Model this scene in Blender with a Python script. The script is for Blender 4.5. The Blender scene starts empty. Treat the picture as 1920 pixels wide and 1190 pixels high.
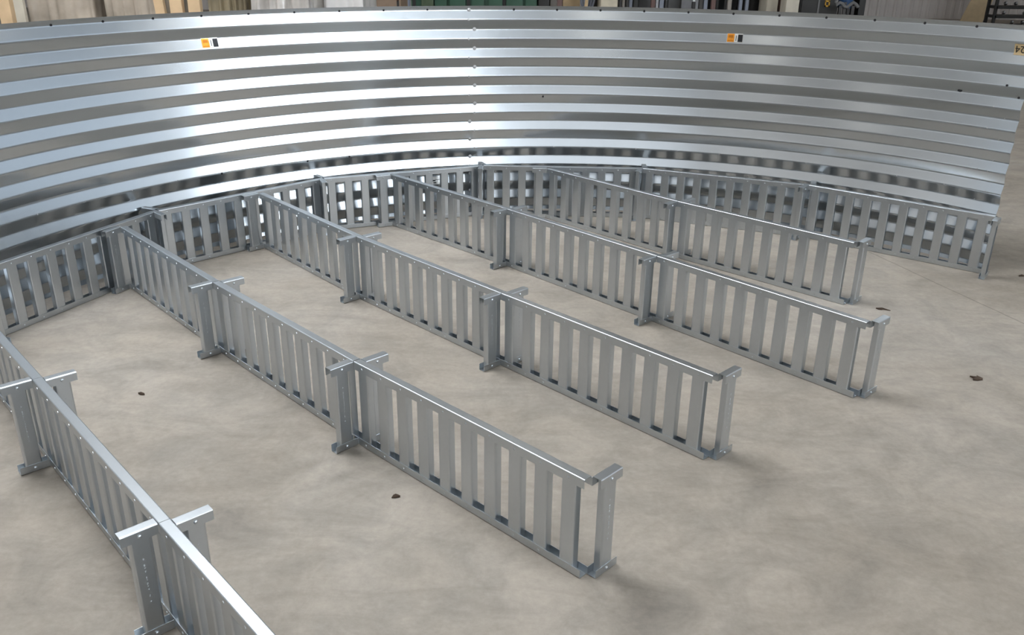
import bpy, bmesh, math, random
from mathutils import Vector, Matrix
random.seed(7)
sc = bpy.context.scene
COL = sc.collection
R = math.radians

# ------------------------------------------------------------------ camera
CAM_F, CAM_P, CAM_R, CAM_H = 1656.08, 0.401344, 0.0125083, 1.5077
cp, sp = math.cos(CAM_P), math.sin(CAM_P)
fwd = Vector((0, cp, -sp)); rt = Vector((1, 0, 0)); up = rt.cross(fwd)
cr, sr = math.cos(CAM_R), math.sin(CAM_R)
cx_ = cr*rt + sr*up; cy_ = -sr*rt + cr*up
cam = bpy.data.objects.new('camera', bpy.data.cameras.new('camera'))
COL.objects.link(cam)
m = Matrix.Identity(4)
for i in range(3):
    m[i][0] = cx_[i]; m[i][1] = cy_[i]; m[i][2] = -fwd[i]
m[2][3] = CAM_H
cam.matrix_world = m
cam.data.sensor_width = 36; cam.data.lens = CAM_F/1920*36
cam.data.clip_start = 0.05; cam.data.clip_end = 200
sc.camera = cam

def gx(px, Y):
    """world x of something standing Y metres into the hall, seen in column px near the photo's top edge"""
    py = 18
    d = fwd + cx_*((px-960)/CAM_F) - cy_*((py-595)/CAM_F)
    return d.x/d.y*Y

# ------------------------------------------------------------------ materials
def newmat(name):
    mt = bpy.data.materials.new(name); mt.use_nodes = True
    nt = mt.node_tree
    return mt, nt, nt.nodes['Principled BSDF']

def plain(name, col, rough=0.6, metal=0.0, var=0.12, scale=9.0, bump=0.0, trans=0.0, alpha=1.0, coat=0.0):
    mt, nt, b = newmat(name)
    tc = nt.nodes.new('ShaderNodeTexCoord')
    no = nt.nodes.new('ShaderNodeTexNoise'); no.inputs['Scale'].default_value = scale; no.inputs['Detail'].default_value = 5
    nt.links.new(tc.outputs['Object'], no.inputs['Vector'])
    rp = nt.nodes.new('ShaderNodeValToRGB')
    rp.color_ramp.elements[0].position = 0.3; rp.color_ramp.elements[1].position = 0.7
    rp.color_ramp.elements[0].color = (*[c*(1-var) for c in col], 1)
    rp.color_ramp.elements[1].color = (*[min(1, c*(1+var)) for c in col], 1)
    nt.links.new(no.outputs['Fac'], rp.inputs['Fac'])
    nt.links.new(rp.outputs['Color'], b.inputs['Base Color'])
    b.inputs['Roughness'].default_value = rough; b.inputs['Metallic'].default_value = metal
    b.inputs['Transmission Weight'].default_value = trans
    b.inputs['Alpha'].default_value = alpha
    b.inputs['Coat Weight'].default_value = coat
    if bump:
        bp = nt.nodes.new('ShaderNodeBump'); bp.inputs['Strength'].default_value = bump; bp.inputs['Distance'].default_value = 0.02
        nt.links.new(no.outputs['Fac'], bp.inputs['Height']); nt.links.new(bp.outputs['Normal'], b.inputs['Normal'])
    return mt

def galvanized(name, col, rough, spangle=70, var=0.05, rvar=0.05, bump=0.02):
    mt, nt, b = newmat(name)
    b.inputs['Metallic'].default_value = 1.0
    tc = nt.nodes.new('ShaderNodeTexCoord')
    vo = nt.nodes.new('ShaderNodeTexVoronoi'); vo.inputs['Scale'].default_value = spangle
    nt.links.new(tc.outputs['Object'], vo.inputs['Vector'])
    no = nt.nodes.new('ShaderNodeTexNoise'); no.inputs['Scale'].default_value = 6; no.inputs['Detail'].default_value = 6
    nt.links.new(tc.outputs['Object'], no.inputs['Vector'])
    sep = nt.nodes.new('ShaderNodeSeparateColor'); nt.links.new(vo.outputs['Color'], sep.inputs[0])
    mix = nt.nodes.new('ShaderNodeMath'); mix.operation = 'ADD'
    nt.links.new(sep.outputs[0], mix.inputs[0]); nt.links.new(no.outputs['Fac'], mix.inputs[1])
    mr = nt.nodes.new('ShaderNodeMapRange'); mr.inputs['From Min'].default_value = 0.3; mr.inputs['From Max'].default_value = 1.7
    mr.inputs['To Min'].default_value = 1-var; mr.inputs['To Max'].default_value = 1+var
    nt.links.new(mix.outputs[0], mr.inputs['Value'])
    vm = nt.nodes.new('ShaderNodeVectorMath'); vm.operation = 'SCALE'; vm.inputs[0].default_value = col
    nt.links.new(mr.outputs[0], vm.inputs['Scale'])
    nt.links.new(vm.outputs[0], b.inputs['Base Color'])
    mr2 = nt.nodes.new('ShaderNodeMapRange'); mr2.inputs['From Min'].default_value = 0.3; mr2.inputs['From Max'].default_value = 1.7
    mr2.inputs['To Min'].default_value = rough-rvar; mr2.inputs['To Max'].default_value = rough+rvar
    nt.links.new(mix.outputs[0], mr2.inputs['Value']); nt.links.new(mr2.outputs[0], b.inputs['Roughness'])
    return mt

def emit(name, col, s):
    mt, nt, b = newmat(name)
    b.inputs['Base Color'].default_value = (0.6, 0.6, 0.6, 1)
    b.inputs['Emission Color'].default_value = (*col, 1); b.inputs['Emission Strength'].default_value = s
    return mt

GALV = galvanized('galvanized_steel', (0.575, 0.61, 0.64), 0.33, 90, 0.012, 0.0)
WALLG = galvanized('corrugated_galvanized_steel', (0.545, 0.58, 0.61), 0.21, 28, 0.012, 0.01)
BOLT = galvanized('zinc_bolt_metal', (0.62, 0.62, 0.63), 0.35, 200)
HOLE = plain('hole_black', (0.01, 0.01, 0.012), 0.8)
INK = plain('pale_ink', (0.52, 0.55, 0.58), 0.6)
WOOD = plain('raw_pine_timber', (0.60, 0.43, 0.26), 0.75, var=0.2, scale=5)
WOODP = plain('pale_plywood', (0.56, 0.44, 0.28), 0.7, var=0.08)
PALEB = plain('pale_board', (0.50, 0.46, 0.38), 0.7, var=0.08)
FILM = plain('crumpled_plastic_film', (0.50, 0.47, 0.44), 0.25, var=0.25, scale=4, coat=0.5, bump=1.0)
WFILM = plain('white_film_cover', (0.60, 0.58, 0.57), 0.3, var=0.08, scale=3, coat=0.3, bump=0.5)
FILMB = plain('beige_wrapping_film', (0.40, 0.345, 0.285), 0.25, var=0.35, scale=3.2, coat=0.8, bump=1.0)
OLIVE = plain('olive_wrapped_film', (0.24, 0.20, 0.13), 0.35, var=0.3, scale=4)
BROWN = plain('brown_carton', (0.24, 0.17, 0.12), 0.8, var=0.15)
TAN = plain('tan_carton', (0.52, 0.38, 0.22), 0.8, var=0.15)
CREAM = plain('cream_box', (0.55, 0.49, 0.38), 0.7)
BLACK = plain('black_plastic', (0.018, 0.017, 0.016), 0.5)
DARK = plain('dark_steel', (0.055, 0.052, 0.05), 0.55, metal=0.3)
DGREY = plain('dark_grey_painted_steel', (0.13, 0.13, 0.13), 0.5)
BGREY = plain('blue_grey_steel', (0.20, 0.22, 0.27), 0.45)
LGREY = plain('light_grey_steel', (0.33, 0.335, 0.35), 0.5)
GREIGE = plain('grey_box_paint', (0.30, 0.27, 0.24), 0.6)
REDBR = plain('red_brown_steel', (0.13, 0.075, 0.065), 0.6)
GREEN = plain('green_painted_steel', (0.035, 0.09, 0.058), 0.5, var=0.2, scale=4)
GREEN2 = plain('pale_green_painted_steel', (0.075, 0.105, 0.06), 0.5, var=0.2)
BLUE = plain('blue_plastic', (0.03, 0.08, 0.19), 0.4)
RED = plain('red_plastic', (0.35, 0.05, 0.03), 0.4)
WHITE = plain('white_plastic', (0.7, 0.7, 0.7), 0.4)
YEL = plain('yellow_lettering', (0.55, 0.30, 0.03), 0.5)
LEAF = plain('dry_brown_leaf', (0.055, 0.035, 0.022), 0.9, var=0.3, scale=60)
ORANGE = plain('orange_label_print', (0.85, 0.33, 0.03), 0.3, coat=0.6, metal=0.8, scale=60)
ORANGE2 = plain('dark_orange_label_print', (0.55, 0.18, 0.015), 0.3, coat=0.6, metal=0.8)
LABW = plain('white_label_paper', (0.75, 0.75, 0.73), 0.3, coat=0.6, metal=0.8)
LABK = plain('black_label_print', (0.02, 0.02, 0.022), 0.3, coat=0.6, metal=0.8, var=0.4, scale=200)
LABT = plain('tan_label_paper', (0.50, 0.37, 0.20), 0.5)
SIDING = plain('wall_siding_paint', (0.62, 0.58, 0.56), 0.6, var=0.08, scale=1.5)
HALLW = plain('hall_wall_paint', (0.58, 0.58, 0.57), 0.7, var=0.05, scale=0.7)
CEIL = plain('ceiling_liner', (0.74, 0.75, 0.76), 0.6, var=0.04, scale=0.5)
TRIM = plain('window_frame_paint', (0.5, 0.51, 0.53), 0.5)
PANE = emit('daylit_frosted_pane', (0.86, 0.93, 1.0), 8.0)
PANE2 = emit('shaded_frosted_pane', (0.66, 0.82, 1.0), 0.72)
SKY_FILL = emit('added_skylight_pane', (0.93, 0.965, 1.0), 16.0)  # glow of the skylight added over the left floor
REAR_FILL = emit('added_rear_pane', (0.90, 0.95, 1.0), 1.25)  # glow of the added middle window in the rear wall
WALL_FILL = emit('added_wall_glow_pane', (1.0, 0.98, 0.96), 0.72)  # faint glow added so the unseen walls reflect brighter
PANE4 = emit('left_frosted_pane', (0.72, 0.86, 1.0), 1.0)
LAMP_FILL = emit('added_lamp_diffuser', (1.0, 0.955, 0.87), 9.0)

def concrete():
    mt, nt, b = newmat('polished_concrete')
    L = nt.links.new; N = nt.nodes.new
    tc = N('ShaderNodeTexCoord')
    def noise(scale, detail, rough, dist=0, vec=None):
        n = N('ShaderNodeTexNoise'); n.inputs['Scale'].default_value = scale; n.inputs['Detail'].default_value = detail
        n.inputs['Roughness'].default_value = rough; n.inputs['Distortion'].default_value = dist
        L(vec or tc.outputs['Object'], n.inputs['Vector']); return n
    n1 = noise(0.9, 8, 0.62, 0.6)
    n2 = noise(4.5, 8, 0.68, 0.9)
    mp = N('ShaderNodeMapping'); mp.inputs['Rotation'].default_value = (0, 0, 0.9); mp.inputs['Scale'].default_value = (1.0, 2.6, 1)
    L(tc.outputs['Object'], mp.inputs['Vector'])
    n3 = noise(2.2, 7, 0.65, 1.4, mp.outputs[0])
    n4 = noise(45, 5, 0.7)
    r1 = N('ShaderNodeValToRGB'); e = r1.color_ramp.elements
    e[0].position = 0.28; e[0].color = (0.262, 0.226, 0.186, 1)
    e[1].position = 0.72; e[1].color = (0.365, 0.330, 0.290, 1)
    k = e.new(0.50); k.color = (0.322, 0.284, 0.241, 1)
    L(n1.outputs['Fac'], r1.inputs['Fac'])
    def mulramp(src, lo, hi, p0, p1, prev, tintlo=None):
        r = N('ShaderNodeValToRGB'); r.color_ramp.elements[0].position = p0; r.color_ramp.elements[1].position = p1
        r.color_ramp.elements[0].color = (*(tintlo or (lo, lo, lo)), 1); r.color_ramp.elements[1].color = (hi, hi, hi, 1)
        L(src, r.inputs['Fac'])
        mx = N('ShaderNodeMix'); mx.data_type = 'RGBA'; mx.blend_type = 'MULTIPLY'; mx.inputs['Factor'].default_value = 1
        L(prev, mx.inputs['A']); L(r.outputs['Color'], mx.inputs['B']); return mx.outputs['Result']
    c = mulramp(n2.outputs['Fac'], 0.82, 1.08, 0.33, 0.62, r1.outputs['Color'], (0.82, 0.83, 0.84))
    c = mulramp(n3.outputs['Fac'], 0.88, 1.04, 0.34, 0.55, c)
    c = mulramp(n4.outputs['Fac'], 0.92, 1.05, 0.35, 0.65, c)
    # cut joint in the slab, and one long curved hairline scratch
    def seg(px, py, nx, ny, w, lo, prev, nz=0.0, dirmask=None):
        sb = N('ShaderNodeVectorMath'); sb.operation = 'SUBTRACT'; sb.inputs[1].default_value = (px, py, 0)
        L(tc.outputs['Object'], sb.inputs[0])
        dt = N('ShaderNodeVectorMath'); dt.operation = 'DOT_PRODUCT'; dt.inputs[1].default_value = (nx, ny, 0)
        L(sb.outputs[0], dt.inputs[0])
        val = dt.outputs['Value']
        if nz:
            nn = noise(3.0, 2, 0.5); s = N('ShaderNodeMath'); s.operation = 'MULTIPLY_ADD'
            L(nn.outputs['Fac'], s.inputs[0]); s.inputs[1].default_value = nz; L(val, s.inputs[2]); val = s.outputs[0]
        ab = N('ShaderNodeMath'); ab.operation = 'ABSOLUTE'; L(val, ab.inputs[0])
        mr = N('ShaderNodeMapRange'); mr.inputs['From Min'].default_value = w*0.5; mr.inputs['From Max'].default_value = w
        mr.inputs['To Min'].default_value = lo; mr.inputs['To Max'].default_value = 1
        L(ab.outputs[0], mr.inputs['Value'])
        mx = N('ShaderNodeVectorMath'); mx.operation = 'SCALE'; L(prev, mx.inputs[0]); L(mr.outputs[0], mx.inputs['Scale'])
        return mx.outputs[0]
    for (px_, py_, rx, ry, an, lo) in ((-1.42, 3.02, 0.26, 0.11, 0.5, 0.84), (-1.25, 2.86, 0.30, 0.10, 0.3, 0.9), (-0.62, 2.36, 0.16, 0.035, 0.6, 0.82), (-0.50, 2.30, 0.2, 0.03, 0.5, 0.84),
                                 (0.95, 2.25, 0.22, 0.12, 0.2, 0.88), (1.30, 2.55, 0.35, 0.10, -0.5, 0.9), (-0.75, 2.75, 0.25, 0.08, 0.9, 0.9), (0.45, 1.75, 0.3, 0.14, 0.3, 0.92), (-0.95, 1.9, 0.3, 0.12, 0.8, 0.88)):
        mpp = N('ShaderNodeMapping'); mpp.vector_type = 'TEXTURE'; mpp.inputs['Location'].default_value = (px_, py_, 0); mpp.inputs['Rotation'].default_value = (0, 0, an); mpp.inputs['Scale'].default_value = (rx, ry, 1)
        L(tc.outputs['Object'], mpp.inputs['Vector'])
        ln = N('ShaderNodeVectorMath'); ln.operation = 'LENGTH'; L(mpp.outputs[0], ln.inputs[0])
        ad = N('ShaderNodeMath'); ad.operation = 'MULTIPLY_ADD'; L(n2.outputs['Fac'], ad.inputs[0]); ad.inputs[1].default_value = 2.2; L(ln.outputs['Value'], ad.inputs[2])
        mr = N('ShaderNodeMapRange'); mr.inputs['From Min'].default_value = 1.0; mr.inputs['From Max'].default_value = 2.3
        mr.inputs['To Min'].default_value = lo; mr.inputs['To Max'].default_value = 1
        L(ad.outputs[0], mr.inputs['Value'])
        mx = N('ShaderNodeVectorMath'); mx.operation = 'SCALE'; L(c, mx.inputs[0]); L(mr.outputs[0], mx.inputs['Scale']); c = mx.outputs[0]
    c = seg(1.935, 4.491, 0.9486, 0.3165, 0.005, 0.66, c, 0.02)
    L(c, b.inputs['Base Color'])
    rr = N('ShaderNodeMapRange'); rr.inputs['To Min'].default_value = 0.52; rr.inputs['To Max'].default_value = 0.76
    L(n2.outputs['Fac'], rr.inputs['Value']); L(rr.outputs[0], b.inputs['Roughness'])
    b.inputs['Specular IOR Level'].default_value = 0.35
    bp = N('ShaderNodeBump'); bp.inputs['Strength'].default_value = 0.08; bp.inputs['Distance'].default_value = 0.004
    L(n4.outputs['Fac'], bp.inputs['Height']); L(bp.outputs['Normal'], b.inputs['Normal'])
    return mt
CONC = concrete()

# ------------------------------------------------------------------ mesh helpers
def mesh_obj(name, bm, mats, parent=None, loc=None, rz=0, sharp=35, smooth=True):
    me = bpy.data.meshes.new(name)
    bmesh.ops.recalc_face_normals(bm, faces=bm.faces)
    bm.to_mesh(me); bm.free()
    if not isinstance(mats, (list, tuple)): mats = [mats]
    for q in mats: me.materials.append(q)
    if smooth:
        me.shade_smooth(); me.set_sharp_from_angle(angle=R(sharp))
    return link(name, me, parent, loc, rz)

def link(name, me, parent=None, loc=None, rz=0):
    o = bpy.data.objects.new(name, me); COL.objects.link(o)
    if parent: o.parent = parent
    if loc is not None: o.location = loc
    o.rotation_euler = (0, 0, rz)
    return o

def tag(o, label, cat, group=None):
    o['label'] = label; o['category'] = cat
    if group: o['group'] = group
    return o

def thing(name, label, cat, loc=(0, 0, 0), rz=0, group=None):
    o = bpy.data.objects.new(name, None); COL.objects.link(o)
    o.empty_display_size = 0.1
    o.location = loc; o.rotation_euler = (0, 0, rz)
    return tag(o, label, cat, group)

def struct(name, bm, mat):
    o = mesh_obj(name, bm, mat, smooth=False); o['kind'] = 'structure'; return o

def box(bm, x0, x1, y0, y1, z0, z1, mi=0, M=None):
    vs = [bm.verts.new((x, y, z)) for x in (x0, x1) for y in (y0, y1) for z in (z0, z1)]
    if M is not None:
        for v in vs: v.co = M @ v.co
    idx = [(0, 1, 3, 2), (4, 6, 7, 5), (0, 4, 5, 1), (2, 3, 7, 6), (0, 2, 6, 4), (1, 5, 7, 3)]
    for f in idx:
        fc = bm.faces.new([vs[i] for i in f]); fc.material_index = mi
    return vs

def bevelled_box(bm, x0, x1, y0, y1, z0, z1, w=0.01, M=None):
    b2 = bmesh.new(); box(b2, x0, x1, y0, y1, z0, z1)
    bmesh.ops.bevel(b2, geom=b2.edges[:], offset=w, segments=2, affect='EDGES', profile=0.6)
    me = bpy.data.meshes.new('t'); b2.to_mesh(me); b2.free()
    n = len(bm.verts); bm.from_mesh(me); bpy.data.meshes.remove(me)
    bm.verts.ensure_lookup_table()
    if M is not None:
        for v in bm.verts[n:]: v.co = M @ v.co

def extrude(bm, poly, O, U, V, W, length):
    """closed 2D polygon (u,v) swept from O along W"""
    O, U, V, W = map(Vector, (O, U, V, W))
    a = [bm.verts.new(O + U*u + V*v) for u, v in poly]
    c = [bm.verts.new(O + U*u + V*v + W*length) for u, v in poly]
    n = len(poly)
    for i in range(n):
        j = (i+1) % n
        bm.faces.new((a[i], a[j], c[j], c[i]))
    bm.faces.new(a[::-1]); bm.faces.new(c)

def arcpts(cx, cy, r, a0, a1, n=3):
    return [(cx + r*math.cos(R(a0 + (a1-a0)*i/n)), cy + r*math.sin(R(a0 + (a1-a0)*i/n))) for i in range(n+1)]

def channel_poly(w, d, t=0.0016, r=0.0027):
    """U section open towards -v: u across 0..w, v 0 (closed side) down to -d"""
    out = [(0, -d)] + arcpts(r, -r, r, 180, 90) + arcpts(w-r, -r, r, 90, 0) + [(w, -d)]
    ri = max(r-t, 0.0004)
    inn = [(w-t, -d)] + arcpts(w-r, -r, ri, 0, 90) + arcpts(r, -r, ri, 90, 180) + [(t, -d)]
    return out + inn

def disc(bm, c, n, r, h, seg=8, mi=0, dome=True):
    c = Vector(c); n = Vector(n).normalized()
    a = n.orthogonal().normalized(); b = n.cross(a)
    rings = [(r, -0.0005), (r*0.9, h*0.6), (r*0.5, h)] if dome else [(r, -0.0005), (r, h)]
    prev = None
    for rr, hh in rings:
        cur = [bm.verts.new(c + n*hh + (a*math.cos(6.28318*i/seg) + b*math.sin(6.28318*i/seg))*rr) for i in range(seg)]
        if prev:
            for i in range(seg):
                f = bm.faces.new((prev[i], prev[(i+1) % seg], cur[(i+1) % seg], cur[i])); f.material_index = mi
        prev = cur
    f = bm.faces.new(prev); f.material_index = mi

def tube(bm, pts, r, seg=8):
    pts = [Vector(p) for p in pts]
    prev = None
    for i, p in enumerate(pts):
        d = (pts[min(i+1, len(pts)-1)] - pts[max(i-1, 0)]).normalized()
        a = d.cross(Vector((0.13, 0.21, 1))).normalized(); b = d.cross(a)
        cur = [bm.verts.new(p + (a*math.cos(6.28318*k/seg) + b*math.sin(6.28318*k/seg))*r) for k in range(seg)]
        if prev:
            for k in range(seg): bm.faces.new((prev[k], prev[(k+1) % seg], cur[(k+1) % seg], cur[k]))
        else: bm.faces.new(cur[::-1])
        prev = cur
    bm.faces.new(prev)

# ------------------------------------------------------------------ floor support panels
PH, PL, CW = 0.300, 0.9365, 0.028        # height, length, channel width
WT, WB = 0.027, 0.025                     # web heights of the top and the bottom rail
SL, SW = 0.086, 0.046                     # stub length, slat width
SLAT_X = [0.040 + 0.0937*i for i in range(10)]

def rail(top, a0, fwd_end=False):
    bm = bmesh.new()
    w = WT if top else WB
    poly = channel_poly(CW, w)
    V = (0, 0, 1) if top else (0, 0, -1)
    z = PH if top else 0.0008
    # main run: u = backwards (+y), swept along +x
    extrude(bm, poly, (0.001, 0, z), (0, 1, 0), V, (1, 0, 0), PL-0.003)
    # start stub, bent forwards
    t = Vector((math.cos(a0), math.sin(a0), 0)); nb = Vector((math.sin(a0), -math.cos(a0), 0))
    extrude(bm, poly, t*0.0015 + Vector((0, 0, z)), nb, V, t, SL-0.0015)
    # end stub, bent backwards, hinged on the rear web
    fx, fy = PL+CW+0.001, CW+0.0005
    if fwd_end:      # this one is folded forwards, open side away from the panel
        extrude(bm, poly, (PL-0.001, -0.0012, z), (1, 0, 0), V, (0, -1, 0), SL)
    else:
        extrude(bm, poly, (fx, fy, z), (-1, 0, 0), V, (0, 1, 0), SL)
    # hinge plates in the folds
    tt = 0.0016
    z0, z1 = (PH-w, PH-0.003) if top else (0.003, w)
    box(bm, PL-0.002, PL+0.0026, CW-tt, CW+0.001, z0, z1)
    hz = 0.285 if top else 0.0125
    for x in SLAT_X: disc(bm, (x, 0, hz), (0, -1, 0), 0.0038, 0.0018)
    sn = -nb
    disc(bm, t*0.044 + Vector((0, 0, hz)), sn, 0.0052, 0.0032)
    if fwd_end: disc(bm, (PL-0.001, -0.044, hz), (-1, 0, 0), 0.0052, 0.0032)
    else: disc(bm, (fx, fy+0.043, hz), (1, 0, 0), 0.0052, 0.0032)
    return bm

def slat_bm(width=SW):
    bm = bmesh.new()
    poly = channel_poly(width, 0.0225, 0.0014, 0.0045)
    # u across (x), v = towards front (-y); swept up
    extrude(bm, poly, (-width/2, 0.0018, 0.0022), (1, 0, 0), (0, -1, 0), (0, 0, 1), PH-0.0052)
    return bm

def mark_bm():
    bm = bmesh.new()
    z = 0.225
    rnd = random.Random(3)
    while z > 0.09:
        if rnd.random() < 0.8:
            hgt = rnd.choice((0.0022, 0.0035, 0.005))
            box(bm, -0.0015+rnd.uniform(-.0006, .0006), 0.0012, 0.0012, 0.0019, z-hgt, z)
        z -= 0.0085
    return bm

def to_mesh(name, bm, mat, sharp=35):
    me = bpy.data.meshes.new(name)
    bmesh.ops.recalc_face_normals(bm, faces=bm.faces)
    bm.to_mesh(me); bm.free(); me.materials.append(mat)
    me.shade_smooth(); me.set_sharp_from_angle(angle=R(sharp))
    for p in me.polygons:            # broad sheet faces are dead flat, only the bend radii are smooth
        ed = [(me.vertices[me.edges[me.loops[li].edge_index].vertices[0]].co - me.vertices[me.edges[me.loops[li].edge_index].vertices[1]].co).length for li in p.loop_indices]
        if len(ed) > 4 or min(ed) > 0.0045: p.use_smooth = False
    return me

SLAT_ME = to_mesh('slat', slat_bm(), GALV)
MARK_ME = to_mesh('printed_marking', mark_bm(), INK)
RAIL_CACHE = {}
def support_panel(x, y, deg, label, group, a0=-90, fe=False):
    key = (a0, fe)
    if key not in RAIL_CACHE:
        RAIL_CACHE[key] = (to_mesh('top_rail', rail(True, R(a0), fe), GALV), to_mesh('bottom_rail', rail(False, R(a0), fe), GALV))
    t = thing('support_panel', label, 'floor support', (x, y, 0), R(deg), group)
    link('top_rail', RAIL_CACHE[key][0], t); link('bottom_rail', RAIL_CACHE[key][1], t)
    for sx in SLAT_X: link('slat', SLAT_ME, t, (sx, 0, 0))
    # posts on the two bent stubs
    a = R(a0)
    s = link('end_post', SLAT_ME, t, (math.cos(a)*0.044, math.sin(a)*0.044, 0), a+math.pi)
    link('printed_marking', MARK_ME, s)
    # its face must look the way the stub web looks
    s.rotation_euler = (0, 0, a + math.pi)
    e = link('end_post', SLAT_ME, t, (PL-0.001, -0.045, 0), -math.pi/2) if fe else link('end_post', SLAT_ME, t, (PL+CW+0.001, CW+0.0435, 0), math.pi/2)
    link('printed_marking', MARK_ME, e)
    return t

ROWS = [
 ('leftmost row', [(-2.05, 3.02, -47.54), (-1.419, 2.330, -47.54), (-0.788, 1.640, -47.5)],
  ['rear panel of the leftmost row, only its near end showing at the left edge',
   'complete middle panel of the leftmost row, slats seen nearly edge-on',
   'nearest panel of the leftmost row, cut off by the bottom of the photo'], None),
 ('second row from the left', [(-1.782, 3.842, -47.2), (-1.146, 3.154, -45.9), (-0.493, 2.480, -43.76)],
  ['rear panel of the second row, starting at the left ring panel with blue-grey slats',
   'middle panel of the second row from the left, between its two crosswise posts',
   'nearest full panel of the second row, its bent end post standing lowest in the photo'], -66.4),
 ('third row from the left', [(-1.317, 4.448, -48.5), (-0.697, 3.746, -45.6), (-0.042, 3.077, -45.5)],
  ['rear panel of the third row, its left end meeting the bright part of the ring',
   'middle panel of the third row from the left, between its two crosswise posts',
   'front panel of the third row, ending in a free bent post at right centre'], -85.1),
 ('fourth row from the left', [(-0.691, 4.879, -45.2), (-0.032, 4.215, -47.0), (0.607, 3.529, -47.4)],
  ['rear panel of the fourth row, starting left of the wall seam',
   'middle panel of the fourth row from the left, between its two crosswise posts',
   'front panel of the fourth row, free bent end right of the third row end'], -106.8),
 ('rightmost row', [(0.193, 5.071, -46.2), (0.841, 4.394, -44.0)],
  ['rear panel of the short rightmost row, starting right of the wall seam',
   'front panel of the short rightmost row, ending nearest the right ring panel'], -137.0),
]
for ri, (rn, ps, labs, a0) in enumerate(ROWS):
    for i, (x, y, d) in enumerate(ps):
        support_panel(x, y, d, labs[i],
                      'slatted support panels in straight rows', a0 if (i == 0 and a0) else -90)
RING = [(-2.090, 3.256, 66.0, 'ring panel cut off by the left edge, under the bluish end of the wall'),
        (-1.709, 4.111, 44.71, 'ring panel second from the left, where the second row begins'),
        (-1.044, 4.769, 22.47, 'ring panel just left of the wall seam, bright wall showing through'),
        (-0.179, 5.127, -1.45, 'ring panel just right of the wall seam, rearmost of the ring'),
        (0.755, 5.103, -21.48, 'ring panel second from the right, behind the rightmost row'),
        (1.623, 4.761, -37.94, 'rightmost ring panel, its end post at the corner of the wall')]
for x, y, d, l in RING:
    support_panel(x, y, d, l, 'slatted support panels along the curved wall', -90, x > 1.5)

# ------------------------------------------------------------------ corrugated curved wall
WCX, WCY = 0.3293, 2.6020
RI, RO = 2.668, 2.682          # inward crests and outward troughs
ZTOP = 1.180
zs = []
z_tr = 1.1585; half = 0.0516
knots = [(ZTOP, RO-(RO-RI)*(ZTOP-z_tr)/half)]
z = z_tr; out = True
while z > 0:
    knots.append((z, RO if out else RI)); z -= half; out = not out
zl, rl = knots[-1]
r_next = RO if out else RI
knots.append((0.0, rl + (r_next-rl)*(zl/half)))
prof = [knots[0]]
for i in range(1, len(knots)-1):
    (za, ra), (zb, rb), (zc, rc_) = knots[i-1], knots[i], knots[i+1]
    e = 0.0045
    def lerp(z1, r1, z2, r2, d):
        L = abs(z1-z2); t = min(0.45, d/L); return (z1+(z2-z1)*t, r1+(r2-r1)*t)
    pa = lerp(zb, rb, za, ra, e); pc = lerp(zb, rb, zc, rc_, e)
    prof.append(lerp(zb, rb, za, ra, e+0.003)); prof.append(pa)
    for t in (0.25, 0.5, 0.75):
        q = [(1-t)**2*pa[k] + 2*t*(1-t)*(zb, rb)[k] + t*t*pc[k] for k in (0, 1)]
        prof.append(tuple(q))
    prof.append(pc); prof.append(lerp(zb, rb, zc, rc_, e+0.003))
prof.append(knots[-1])

def rad_at(zq):
    for i in range(len(prof)-1):
        if prof[i][0] >= zq >= prof[i+1][0]:
            t = (prof[i][0]-zq)/max(1e-9, prof[i][0]-prof[i+1][0]); return prof[i][1]+(prof[i+1][1]-prof[i][1])*t
    return RI

def sheet(name, a_start, a_end, off, parent):
    bm = bmesh.new()
    n = int(abs(a_end-a_start)/1.1)
    T = 0.0012
    grid = []
    for k in range(n+1):
        a = R(a_start + (a_end-a_start)*k/n)
        ca, sa = math.cos(a), math.sin(a)
        grid.append([bm.verts.new((WCX+(r+off)*ca, WCY+(r+off)*sa, z)) for z, r in prof])
    for k in range(n):
        for j in range(len(prof)-1):
            bm.faces.new((grid[k][j], grid[k+1][j], grid[k+1][j+1], grid[k][j+1]))
    bm.normal_update(); bm.faces.ensure_lookup_table()
    f = bm.faces[0]
    if f.normal.dot(Vector((WCX, WCY, f.calc_center_median().z)) - f.calc_center_median()) < 0:
        bmesh.ops.reverse_faces(bm, faces=bm.faces[:])
    # outer skin and cut edges, so the sheet has its real thickness
    inner = grid; outer = []
    for k in range(n+1):
        a = R(a_start + (a_end-a_start)*k/n)
        ca, sa = math.cos(a), math.sin(a)
        outer.append([bm.verts.new((WCX+(r+off+T)*ca, WCY+(r+off+T)*sa, z)) for z, r in prof])
    me = bpy.data.meshes.new(name)
    for k in range(n):
        for j in range(len(prof)-1):
            bm.faces.new((outer[k][j], outer[k][j+1], outer[k+1][j+1], outer[k+1][j]))
        for j in (0, len(prof)-1):
            bm.faces.new((inner[k][j], inner[k+1][j], outer[k+1][j], outer[k][j]))
    for k in (0, n):
        for j in range(len(prof)-1):
            bm.faces.new((inner[k][j], inner[k][j+1], outer[k][j+1], outer[k][j]))
    bmesh.ops.recalc_face_normals(bm, faces=bm.faces)
    bm.to_mesh(me); bm.free(); me.materials.append(WALLG); me.shade_smooth(); me.set_sharp_from_angle(angle=R(45))
    return link(name, me, parent)

def onwall(deg, z, lift=0.0):
    a = R(deg); r = rad_at(z)-lift
    return Vector((WCX+r*math.cos(a), WCY+r*math.sin(a), z))
def wall_normal(deg, z):
    dz = 0.003; dr = (rad_at(z+dz)-rad_at(z-dz))/(2*dz)
    a = R(deg); return Vector((-math.cos(a), -math.sin(a), dr)).normalized()

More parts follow.
